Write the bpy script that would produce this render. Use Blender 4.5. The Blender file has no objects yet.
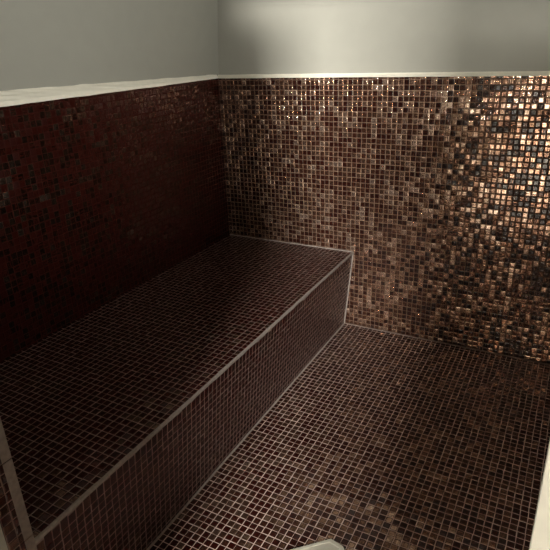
import bpy, bmesh, math, random
from mathutils import Matrix, Vector

random.seed(4)
S = 0.0255                       # one mosaic pitch (tile + joint) in metres
col = bpy.context.scene.collection
scene = bpy.context.scene

# ---------------------------------------------------------------- sizes, in tile pitches
ZT = 53.4                        # top of the tiled walls
BW, BH, BW2 = 31.64, 17.72, 29.76   # bench: width at the seat, height, width at the foot
XR = 76.0                        # right wall
YF = -84.0                       # inner face of the front wall
DL, DR, DH = 31.64, 72.3, 80.0   # doorway: left, right, head
ZC = 82.0                        # ceiling

# ---------------------------------------------------------------- mesh helpers
def obj(name, bm, m, parent=None, kind=None, smooth=False):
    me = bpy.data.meshes.new(name)
    bmesh.ops.recalc_face_normals(bm, faces=bm.faces[:])
    if smooth:
        for f in bm.faces: f.smooth = True
    bm.to_mesh(me); bm.free()
    o = bpy.data.objects.new(name, me)
    if m: me.materials.append(m)
    col.objects.link(o)
    if parent: o.parent = parent
    if kind: o['kind'] = kind
    return o

def V(x, y, z): return Vector((x * S, y * S, z * S))

def hexa(bm, pts):
    """8 corners: bottom ring of four, then top ring of four."""
    v = [bm.verts.new(V(*p)) for p in pts]
    for q in ((3, 2, 1, 0), (4, 5, 6, 7), (0, 1, 5, 4), (1, 2, 6, 5), (2, 3, 7, 6), (3, 0, 4, 7)):
        bm.faces.new([v[i] for i in q])

def box(bm, x0, x1, y0, y1, z0, z1):
    hexa(bm, [(x0, y0, z0), (x1, y0, z0), (x1, y1, z0), (x0, y1, z0),
              (x0, y0, z1), (x1, y0, z1), (x1, y1, z1), (x0, y1, z1)])

def sweep(bm, prof_a, prof_b, n=14, wob=0.0):
    """strip solid between two closed profiles (same count)"""
    rings = []
    for i in range(n + 1):
        t = i / n
        r = []
        for a, b in zip(prof_a, prof_b):
            p = Vector(a).lerp(Vector(b), t)
            p += Vector((random.uniform(-wob, wob), 0, random.uniform(-wob, wob)))
            r.append(bm.verts.new(p * S))
        rings.append(r)
    k = len(prof_a)
    for i in range(n):
        for j in range(k):
            bm.faces.new([rings[i][j], rings[i][(j + 1) % k], rings[i + 1][(j + 1) % k], rings[i + 1][j]])
    bm.faces.new(rings[0]); bm.faces.new(rings[-1][::-1])

# ---------------------------------------------------------------- materials
def plain(name, rgb, rough=.6, bump=0.0, bscale=60, var=.04, metal=0.0):
    m = bpy.data.materials.new(name); m.use_nodes = True
    nt = m.node_tree; N = nt.nodes; L = nt.links
    b = N['Principled BSDF']
    b.inputs['Roughness'].default_value = rough
    b.inputs['Metallic'].default_value = metal
    tc = N.new('ShaderNodeTexCoord')
    no = N.new('ShaderNodeTexNoise'); no.inputs['Scale'].default_value = bscale; no.inputs['Detail'].default_value = 4
    L.new(tc.outputs['Object'], no.inputs['Vector'])
    r = N.new('ShaderNodeValToRGB')
    r.color_ramp.elements[0].position = .3; r.color_ramp.elements[1].position = .7
    r.color_ramp.elements[0].color = [c * (1 - var) for c in rgb] + [1]
    r.color_ramp.elements[1].color = [min(1, c * (1 + var)) for c in rgb] + [1]
    L.new(no.outputs['Fac'], r.inputs['Fac']); L.new(r.outputs['Color'], b.inputs['Base Color'])
    if bump:
        bp = N.new('ShaderNodeBump'); bp.inputs['Strength'].default_value = bump; bp.inputs['Distance'].default_value = .002
        L.new(no.outputs['Fac'], bp.inputs['Height']); L.new(bp.outputs['Normal'], b.inputs['Normal'])
    return m

def mosaic(name, U, Vx, off=(0.0, 0.0), tilt=.10, seed=0.0, grout=(.085, .055, .042), lit=1.0, rough=(.11, .26), dark=0.0, deep=(.024, .0052, .003), var=1.0, bump=.5, spec=.5):
    """glass mosaic with aventurine streaks; U, Vx = object axes the grid runs along"""
    m = bpy.data.materials.new(name); m.use_nodes = True
    nt = m.node_tree; N = nt.nodes; L = nt.links
    B = N['Principled BSDF']
    def math_(op, a, b=None, c=None):
        n = N.new('ShaderNodeMath'); n.operation = op
        for i, x in enumerate((a, b, c)):
            if x is None: continue
            if isinstance(x, (int, float)): n.inputs[i].default_value = x
            else: L.new(x, n.inputs[i])
        return n.outputs[0]
    def ramp(fac, stops, mode='LINEAR'):
        n = N.new('ShaderNodeValToRGB'); cr = n.color_ramp; cr.interpolation = mode
        while len(cr.elements) < len(stops): cr.elements.new(.5)
        for e, (p, c) in zip(cr.elements, stops):
            e.position = p; e.color = tuple(c) + (1,) if not isinstance(c, (int, float)) else (c, c, c, 1)
        L.new(fac, n.inputs['Fac']); return n.outputs['Color']
    def mix(f, a, b, blend='MIX'):
        n = N.new('ShaderNodeMix'); n.data_type = 'RGBA'; n.blend_type = blend
        if isinstance(f, (int, float)): n.inputs['Factor'].default_value = f
        else: L.new(f, n.inputs['Factor'])
        for k, x in ((6, a), (7, b)):
            if isinstance(x, tuple): n.inputs[k].default_value = x + (1,)
            else: L.new(x, n.inputs[k])
        return n.outputs['Result']
    tc = N.new('ShaderNodeTexCoord')
    sp = N.new('ShaderNodeSeparateXYZ'); L.new(tc.outputs['Object'], sp.inputs[0])
    u = math_('ADD', math_('DIVIDE', sp.outputs[U], S), off[0] + 200.0)
    v = math_('ADD', math_('DIVIDE', sp.outputs[Vx], S), off[1] + 200.0)
    # hand-laid sheets: a slow wander of the joints
    wn = N.new('ShaderNodeTexNoise'); wn.inputs['Scale'].default_value = 9; L.new(tc.outputs['Object'], wn.inputs['Vector'])
    ws = N.new('ShaderNodeSeparateColor'); L.new(wn.outputs['Color'], ws.inputs[0])
    u = math_('ADD', u, math_('MULTIPLY', math_('SUBTRACT', ws.outputs[0], .5), .16))
    v = math_('ADD', v, math_('MULTIPLY', math_('SUBTRACT', ws.outputs[1], .5), .16))
    cu, cv = math_('FLOOR', u), math_('FLOOR', v)
    fu, fv = math_('FRACT', u), math_('FRACT', v)
    cell = N.new('ShaderNodeCombineXYZ')
    L.new(cu, cell.inputs[0]); L.new(cv, cell.inputs[1]); cell.inputs[2].default_value = seed
    w1 = N.new('ShaderNodeTexWhiteNoise'); w1.noise_dimensions = '3D'; L.new(cell.outputs[0], w1.inputs['Vector'])
    cell2 = N.new('ShaderNodeVectorMath'); cell2.operation = 'ADD'; L.new(cell.outputs[0], cell2.inputs[0]); cell2.inputs[1].default_value = (17.3, 5.1, 9.7)
    w2 = N.new('ShaderNodeTexWhiteNoise'); w2.noise_dimensions = '3D'; L.new(cell2.outputs[0], w2.inputs['Vector'])
    s1 = N.new('ShaderNodeSeparateColor'); L.new(w1.outputs['Color'], s1.inputs[0])
    s2 = N.new('ShaderNodeSeparateColor'); L.new(w2.outputs['Color'], s2.inputs[0])
    # joints: each tile sits a little off its place
    du = math_('ABSOLUTE', math_('ADD', math_('SUBTRACT', fu, .5), math_('MULTIPLY', math_('SUBTRACT', s2.outputs[0], .5), .07)))
    dv = math_('ABSOLUTE', math_('ADD', math_('SUBTRACT', fv, .5), math_('MULTIPLY', math_('SUBTRACT', s2.outputs[1], .5), .07)))
    dmax = math_('MAXIMUM', du, dv)
    mask = N.new('ShaderNodeMapRange'); mask.interpolation_type = 'SMOOTHSTEP'
    mask.inputs['From Min'].default_value = .44; mask.inputs['From Max'].default_value = .47
    mask.inputs['To Min'].default_value = 1; mask.inputs['To Max'].default_value = 0
    L.new(dmax, mask.inputs['Value']); tile = mask.outputs[0]
    # streaks in the glass, along u or v depending on how the tile was laid
    st = N.new('ShaderNodeCombineXYZ')
    turn = math_('GREATER_THAN', s2.outputs[2], .5)
    inv = math_('SUBTRACT', 1.0, turn)
    L.new(math_('ADD', math_('MULTIPLY', u, math_('ADD', math_('MULTIPLY', turn, 5.2), .8)), math_('MULTIPLY', w1.outputs['Value'], 40)), st.inputs[0])
    L.new(math_('ADD', math_('MULTIPLY', v, math_('ADD', math_('MULTIPLY', inv, 5.2), .8)), math_('MULTIPLY', w2.outputs['Value'], 40)), st.inputs[1])
    sn = N.new('ShaderNodeTexNoise'); sn.inputs['Scale'].default_value = 1.0; sn.inputs['Detail'].default_value = 3; sn.inputs['Distortion'].default_value = .6
    L.new(st.outputs[0], sn.inputs['Vector'])
    # patches where more copper-veined tiles were set
    pn = N.new('ShaderNodeTexNoise'); pn.inputs['Scale'].default_value = 4.5; pn.inputs['Detail'].default_value = 3
    L.new(tc.outputs['Object'], pn.inputs['Vector'])
    val = math_('ADD', s1.outputs[0], math_('MULTIPLY', math_('SUBTRACT', pn.outputs['Fac'], .5), .7))
    val = math_('ADD', val, math_('MULTIPLY', math_('SUBTRACT', sn.outputs['Fac'], .5), 1.5))
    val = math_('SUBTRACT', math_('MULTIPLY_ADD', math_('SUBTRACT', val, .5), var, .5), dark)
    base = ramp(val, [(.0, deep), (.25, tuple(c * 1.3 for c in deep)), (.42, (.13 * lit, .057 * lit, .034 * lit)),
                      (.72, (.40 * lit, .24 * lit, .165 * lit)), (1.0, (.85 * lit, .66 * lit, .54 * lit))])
    gn = N.new('ShaderNodeTexNoise'); gn.inputs['Scale'].default_value = 25; L.new(tc.outputs['Object'], gn.inputs['Vector'])
    g = ramp(gn.outputs['Fac'], [(.3, [c * .75 for c in grout]), (.7, [c * 1.15 for c in grout])])
    L.new(mix(tile, g, base), B.inputs['Base Color'])
    metal = ramp(val, [(.2, .05), (.45, .9)])
    L.new(math_('MULTIPLY', metal, tile), B.inputs['Metallic'])
    rg = math_('ADD', math_('MULTIPLY', s1.outputs[2], rough[1] - rough[0]), rough[0])
    rr = N.new('ShaderNodeMapRange'); L.new(tile, rr.inputs['Value']); rr.inputs['To Min'].default_value = .85; L.new(rg, rr.inputs['To Max'])
    L.new(rr.outputs[0], B.inputs['Roughness'])
    L.new(math_('MULTIPLY', tile, spec), B.inputs['Specular IOR Level'])
    L.new(math_('MULTIPLY', tile, spec * .5), B.inputs['Coat Weight']); B.inputs['Coat Roughness'].default_value = .08
    # every tile leans a little
    geo = N.new('ShaderNodeNewGeometry')
    bmp = N.new('ShaderNodeBump'); bmp.inputs['Strength'].default_value = bump; bmp.inputs['Distance'].default_value = .0022
    pil = N.new('ShaderNodeMapRange'); pil.interpolation_type = 'SMOOTHERSTEP'
    pil.inputs['From Min'].default_value = .30; pil.inputs['From Max'].default_value = .47
    pil.inputs['To Min'].default_value = 1; pil.inputs['To Max'].default_value = 0
    L.new(dmax, pil.inputs['Value'])
    hgt = math_('ADD', pil.outputs[0], math_('MULTIPLY', sn.outputs['Fac'], .35)); L.new(hgt, bmp.inputs['Height'])
    t1 = N.new('ShaderNodeVectorMath'); t1.operation = 'SUBTRACT'; L.new(w2.outputs['Color'], t1.inputs[0]); t1.inputs[1].default_value = (.5, .5, .5)
    t2 = N.new('ShaderNodeVectorMath'); t2.operation = 'SCALE'; L.new(t1.outputs[0], t2.inputs[0])
    L.new(math_('MULTIPLY', tile, tilt * 2), t2.inputs['Scale'])
    t3 = N.new('ShaderNodeVectorMath'); t3.operation = 'ADD'; L.new(bmp.outputs[0], t3.inputs[0]); L.new(t2.outputs[0], t3.inputs[1])
    t4 = N.new('ShaderNodeVectorMath'); t4.operation = 'NORMALIZE'; L.new(t3.outputs[0], t4.inputs[0])
    L.new(t4.outputs[0], B.inputs['Normal']); L.new(t4.outputs[0], B.inputs['Coat Normal'])
    return m

M_back = mosaic('mosaic_back', 0, 2, seed=1.0, tilt=.028, dark=.05, var=.9, rough=(.05, .17), bump=.75, deep=(.016, .0038, .0024), grout=(.125, .085, .065))
M_left_shaded = mosaic('mosaic_left_shaded', 1, 2, seed=2.0, tilt=.06, dark=.25, spec=.25, grout=(.035, .008, .006), deep=(.026, .0045, .003), lit=.22, bump=.12)  # same tile darkened: the wall's shade is put into its colours
M_right = mosaic('mosaic_right', 1, 2, seed=3.0)
M_front = mosaic('mosaic_front', 0, 2, seed=4.0)
M_floor = mosaic('mosaic_floor', 0, 1, off=(-BW2 % 1, 0), seed=5.0, lit=.85, tilt=.04, spec=.3, grout=(.45, .36, .33), dark=.14, var=.8, rough=(.05, .13), deep=(.022, .004, .0024))
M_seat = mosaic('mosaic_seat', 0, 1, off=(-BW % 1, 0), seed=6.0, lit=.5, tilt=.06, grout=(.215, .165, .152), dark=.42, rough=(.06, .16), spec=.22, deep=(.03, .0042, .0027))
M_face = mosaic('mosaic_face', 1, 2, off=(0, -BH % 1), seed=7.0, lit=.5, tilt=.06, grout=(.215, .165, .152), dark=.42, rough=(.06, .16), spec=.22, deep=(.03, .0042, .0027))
M_grout = plain('grout_grey', (.22, .19, .172), .85, .4, 120, .18)
M_trimgrey = plain('edging_grey', (.17, .135, .115), .6, .3, 90, .2)
M_plaster = plain('plaster_grey', (.295, .296, .262), .75, .12, 14, .02)
M_ledge_lit = plain('ledge_lit', (.82, .80, .70), .6, .3, 40, .03)  # paler than the plaster: light caught by the slope is put into the colour
M_white = plain('paint_white', (.32, .312, .268), .45, .1, 30, .02)
M_hall = plain('hall_paint', (.42, .40, .36), .8, .1, 12, .03)
M_hallfloor = plain('hall_floor', (.72, .68, .60), .5, .1, 8, .1)
M_drain = plain('drain_metal', (.56, .55, .48), .35, .2, 30, .08, metal=.3)

# ---------------------------------------------------------------- the room
b = bmesh.new(); box(b, -6, XR + 6, -95, 6, -6, 0); floor = obj('floor', b, M_floor, kind='structure')

b = bmesh.new(); box(b, -6, XR + 6, 0, 6, 0, ZT); wall_back = obj('wall_back', b, M_back, kind='structure')
b = bmesh.new(); box(b, -6, 0, -95, 0, 0, ZT); wall_left = obj('wall_left', b, M_left_shaded, kind='structure')
b = bmesh.new(); box(b, XR, XR + 6, -95, 0, 0, ZT); wall_right = obj('wall_right', b, M_right, kind='structure')

# plaster above the tiles, set back behind a sloping ledge (wider towards the door on the left wall)
b = bmesh.new()
hexa(b, [(-7, .75, ZT), (XR + 6, .75, ZT), (XR + 6, 7, ZT), (-7, 7, ZT),
         (-7, .75, ZC), (XR + 6, .75, ZC), (XR + 6, 7, ZC), (-7, 7, ZC)])
obj('plaster', b, M_plaster, wall_back)
b = bmesh.new()
hexa(b, [(-8, -95, ZT), (-1.85, -95, ZT), (-.45, .8, ZT), (-8, .8, ZT),
         (-8, -95, ZC), (1.2, -95, ZC), (2.0, .8, ZC), (-8, .8, ZC)])
wall_left_upper = obj('wall_left_upper', b, M_plaster, kind='structure')
b = bmesh.new(); box(b, XR + .8, XR + 7, -95, .8, ZT, ZC); obj('plaster', b, M_plaster, wall_right)
def cove(bm, ends):
    """concave fillet: ends = ((axis point fn), run)"""
b = bmesh.new()
def prof_left(y, r, h):
    pts = [(0.02, y, ZT)]
    for k in range(1, 8):
        t = k / 7
        pts.append((.02 - (r + .05) * t, y, ZT + .25 + (h - .15) * t ** .9))
    pts += [(-r - 1.0, y, ZT + h), (-r - 1.0, y, ZT)]
    return pts
sweep(b, prof_left(.0, .45, .8), prof_left(-95, 1.9, 3.4), 40, .05)
obj('ledge', b, M_ledge_lit, wall_left_upper)
b = bmesh.new()
def prof_back(x, r, h):
    pts = [(x, -.02, ZT)]
    for k in range(1, 8):
        t = k / 7
        pts.append((x, -.02 + (r + .05) * t, ZT + .1 + h * (t ** 1.5)))
    pts += [(x, r + .6, ZT + h), (x, r + .6, ZT)]
    return pts
sweep(b, prof_back(-.8, .75, .62), prof_back(XR, .75, .62), 30, .02)
obj('ledge', b, M_ledge_lit, wall_back)

b = bmesh.new(); box(b, 74.5, XR + .85, -75, -19, ZT + .1, 55.0); obj('fill_light_channel', b, M_white, wall_right)  # unseen channel, added to carry the made-up uplight
# thin joints where the planes meet
b = bmesh.new(); box(b, BW2 - .1, XR, -.28, .02, 0, .22); obj('grout_joint', b, plain('joint_dark', (.16, .12, .10), .85, .3, 90, .2), floor)

# front wall with the doorway the picture was taken through
b = bmesh.new(); box(b, DL - .3, DL + .03, -86.5, YF - .9, 0, DH)
M_reveal = mosaic('mosaic_reveal', 1, 2, off=(.4, .3), seed=8.0, grout=(.15, .11, .095), lit=.5, dark=.35, deep=(.03, .005, .003))
reveal = obj('reveal', b, M_reveal)
b = bmesh.new()
box(b, -6, DL, -86.5, YF, 0, ZC); box(b, DR, XR + 6, -86.5, YF, 0, ZC); box(b, DL, DR, -86.5, YF, DH, ZC)
wall_front = obj('wall_front', b, M_front, kind='structure'); reveal.parent = wall_front
b = bmesh.new()
z = -8.4
while z < DH:
    box(b, DL - .6, DL + .06, YF - .92, YF + .03, max(z + .06, 0), min(z + 8.94, DH)); z += 9.0
obj('corner_edging', b, M_trimgrey, wall_front)

ceil_b = bmesh.new(); box(ceil_b, -8, XR + 8, -92, 8, ZC, ZC + 4)
obj('ceiling', ceil_b, plain('ceiling_paint', (.14, .13, .11), .8, .1, 12, .03), kind='structure')

# white lining and casing of the doorway
door = bpy.data.objects.new('door_1', None); col.objects.link(door); door['kind'] = 'structure'
door.location = V((DL + DR) / 2, -88, 0)
bpy.context.view_layer.update()
def under(o, parent):
    o.parent = parent; o.matrix_parent_inverse = parent.matrix_world.inverted(); return o
b = bmesh.new(); box(b, DL - 6, DL, -90, -86.5, 0, DH + 3); under(obj('jamb', b, M_white), door)
b = bmesh.new(); box(b, 72.08, DR + 9, -87.6, -86.5, 0, DH + 3); under(obj('jamb', b, M_white), door)
b = bmesh.new(); box(b, DL, DR, -90, -86.5, DH, DH + 3); under(obj('head_lining', b, M_white), door)

# unseen white leaf, added to cut the left edge of the hall beam
hx, hy = DL - .5, -90.2
ang = math.atan2(-126 - hy, 51.5 - hx)
leaf_b = bmesh.new()
ln = math.hypot(51.5 - hx, -126 - hy); ca, sa = math.cos(ang), math.sin(ang)
def lp(t, w, z): return (hx + ca * t - sa * w, hy + sa * t + ca * w, z)
hexa(leaf_b, [lp(0, -1.6, .6), lp(ln, -1.6, .6), lp(ln, 0, .6), lp(0, 0, .6),
              lp(0, -1.6, DH), lp(ln, -1.6, DH), lp(ln, 0, DH), lp(0, 0, DH)])
under(obj('beam_block_leaf', leaf_b, M_white), door)

# hallway behind the camera
b = bmesh.new(); box(b, -70, 260, -640, -95, -6, 0); obj('floor_hall', b, M_hallfloor, kind='structure')
b = bmesh.new(); box(b, -70, 260, -646, -640, 0, 118); obj('wall_hall_far', b, M_hall, kind='structure')
b = bmesh.new(); box(b, -76, -70, -646, -90, 0, 118); obj('wall_hall_left', b, M_hall, kind='structure')
b = bmesh.new(); box(b, 260, 266, -646, -90, 0, 118); obj('wall_hall_right', b, M_hall, kind='structure')
b = bmesh.new(); box(b, 72.5, 260, -165, -158, 0, 118); obj('hall_beam_blocker', b, M_hall, kind='structure')  # unseen stub, added to cut the right edge of the hall beam
b = bmesh.new(); box(b, -76, 266, -646, -92, 118, 122); obj('ceiling_hall', b, M_hall, kind='structure')
b = bmesh.new()
box(b, -76, DL - 6, -92, -86.6, 0, 118); box(b, DR + 9, 266, -92, -86.6, 0, 118); box(b, DL - 6, DR + 9, -92, -86.6, DH + 3, 118)
obj('wall_hall_door', b, M_hall, kind='structure')

# ---------------------------------------------------------------- the bench
bench = bpy.data.objects.new('tiled_bench', None); col.objects.link(bench)
bench['label'] = 'long dark mosaic tiled bench built along the left wall with pale grout edges'
bench['category'] = 'bench'
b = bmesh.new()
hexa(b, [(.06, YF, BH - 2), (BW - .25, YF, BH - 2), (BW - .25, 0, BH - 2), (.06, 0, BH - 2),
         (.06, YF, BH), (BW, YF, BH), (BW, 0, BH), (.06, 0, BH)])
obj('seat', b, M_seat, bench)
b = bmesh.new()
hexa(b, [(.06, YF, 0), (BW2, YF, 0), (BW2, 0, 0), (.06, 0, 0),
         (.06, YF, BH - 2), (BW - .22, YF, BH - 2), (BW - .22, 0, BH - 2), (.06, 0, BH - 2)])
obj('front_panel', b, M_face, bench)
def strip(name, A, Bp, side, up, w, h, m, n=30, wob=.05):
    """rough grout bead along A-B"""
    bm = bmesh.new(); A, Bp, s, u = Vector(A), Vector(Bp), Vector(side), Vector(up)
    def prof(P): return [tuple(P - s * w - u * h), tuple(P + s * w - u * h), tuple(P + s * w * .9 + u * h * .6),
                         tuple(P + s * w * .4 + u * h), tuple(P - s * w * .4 + u * h), tuple(P - s * w * .9 + u * h * .6)]
    sweep(bm, prof(A), prof(Bp), n, wob)
    return obj(name, bm, m, bench)
e = strip('edge_trim', (BW - .08, YF, BH - .1), (BW - .08, 0, BH - .1), (1, 0, 0), (0, 0, 1), .22, .18, M_grout, 60, .03)
e['label'] = 'pale grout edging along the front edge of the seat'
e = strip('grout_joint', (.2, -.1, BH), (BW, -.1, BH), (0, 1, 0), (0, 0, 1), .2, .16, M_grout)
e['label'] = 'pale grout line where the seat meets the back wall'
e = strip('grout_joint', (BW2, YF, .05), (BW2, 0, .05), (1, 0, 0), (0, 0, 1), .24, .2, M_grout, 60)
e['label'] = 'pale grout line at the foot of the bench'
strip('grout_joint', (BW2 + .02, -.12, 0), (BW - .02, -.12, BH), (0, 1, 0), (1, 0, 0), .18, .2, M_grout, 20, .03)

# ---------------------------------------------------------------- the pale drain cover by the doorway
dr = bpy.data.objects.new('drain_cover', None); col.objects.link(dr)
dr['label'] = 'pale metal drain cover set in the tiled floor, only its corner in view'
dr['category'] = 'drain cover'
DX, DY = 50.5, -56.8                       # visible corner
poly = [(50.5, -56.95), (49.4, -58.0), (48.0, -59.4), (45.7, -61.6), (45.2, -66.0), (49.0, -69.5), (53.6, -68.0), (55.6, -63.5), (54.6, -59.6), (52.3, -57.35)]
dr.location = V(50, -63, 0); bpy.context.view_layer.update()
def plate(pts, z0, z1, inset=0):
    cx = sum(p[0] for p in pts) / len(pts); cy = sum(p[1] for p in pts) / len(pts)
    q = [(cx + (x - cx) * (1 - inset), cy + (y - cy) * (1 - inset)) for x, y in pts]
    bm = bmesh.new()
    lo = [bm.verts.new(V(x, y, z0)) for x, y in q]; hi = [bm.verts.new(V(x, y, z1)) for x, y in q]
    bm.faces.new(hi); bm.faces.new(lo[::-1])
    for i in range(len(q)): j = (i + 1) % len(q); bm.faces.new([lo[i], lo[j], hi[j], hi[i]])
    return bm
def ring(pts, z0, z1, ins):
    cx = sum(p[0] for p in pts) / len(pts); cy = sum(p[1] for p in pts) / len(pts)
    q = [(cx + (x - cx) * (1 - ins), cy + (y - cy) * (1 - ins)) for x, y in pts]
    bm = bmesh.new(); n = len(pts)
    A = [[bm.verts.new(V(x, y, z)) for x, y in P] for P, z in ((pts, z0), (pts, z1), (q, z1), (q, z0))]
    for a in range(4):
        c = A[(a + 1) % 4]
        for i in range(n): j = (i + 1) % n; bm.faces.new([A[a][i], A[a][j], c[j], c[i]])
    return bm
under(obj('rim', ring(poly, 0, .2, .1), M_drain), dr)
under(obj('plate', plate(poly, 0, .12, .095), M_drain), dr)

# ---------------------------------------------------------------- light
def area(name, loc, target, sx, sy, power, colr):
    l = bpy.data.lights.new(name, 'AREA'); l.shape = 'RECTANGLE'; l.size = sx * S; l.size_y = sy * S; l.energy = power; l.color = colr
    o = bpy.data.objects.new(name, l); col.objects.link(o); o.location = V(*loc)
    o.rotation_euler = (V(*target) - V(*loc)).to_track_quat('-Z', 'Y').to_euler()
    return o
area('hall_beam_light', (107, -330, 112), (50, -60, 30), 26, 24, 1900, (1, .94, .85))  # unseen source added in the hallway for the doorway beam; no window there
area('hall_fill_light', (-10, -300, 117), (-10, -300, 0), 60, 70, 1500, (1, .95, .88))  # added fill that brightens the hall floor and door casing
area('room_fill_light', (75.2, -47, 55.2), (25.2, -47, 55.2 + 80), 1.2, 54, 43, (1, .97, .88))  # made-up uplight, added to brighten the plaster above the tiles

w = bpy.data.worlds.new('world'); scene.world = w; w.use_nodes = True
w.node_tree.nodes['Background'].inputs[0].default_value = (.5, .5, .5, 1)
w.node_tree.nodes['Background'].inputs[1].default_value = .05

# ---------------------------------------------------------------- camera
f, yaw, pitch, roll, cx, d, cz = 555.861, .508129, .397876, -.0416533, 71.40056, 106.55306, 60.34856
cy, sy = math.cos(yaw), math.sin(yaw); cp, spp = math.cos(pitch), math.sin(pitch); cr, sr = math.cos(roll), math.sin(roll)
fw = Vector((-sy, cy, 0)); rt = Vector((cy, sy, 0)); up = Vector((0, 0, 1))
f2 = fw * cp - up * spp; u2 = up * cp + fw * spp
r3 = rt * cr + u2 * sr; u3 = -rt * sr + u2 * cr
cam = bpy.data.cameras.new('camera'); co = bpy.data.objects.new('camera', cam); col.objects.link(co)
m = Matrix.Identity(4)
for i in range(3): m[i][0] = r3[i]; m[i][1] = u3[i]; m[i][2] = -f2[i]
m.translation = V(cx, -d, cz); co.matrix_world = m
cam.sensor_width = 36; cam.lens = f / 550 * 36; cam.clip_start = .01
scene.camera = co
vs = scene.view_settings
vs.view_transform = 'Standard'; vs.look = 'None'; vs.exposure = 0; vs.gamma = 1; vs.use_curve_mapping = False
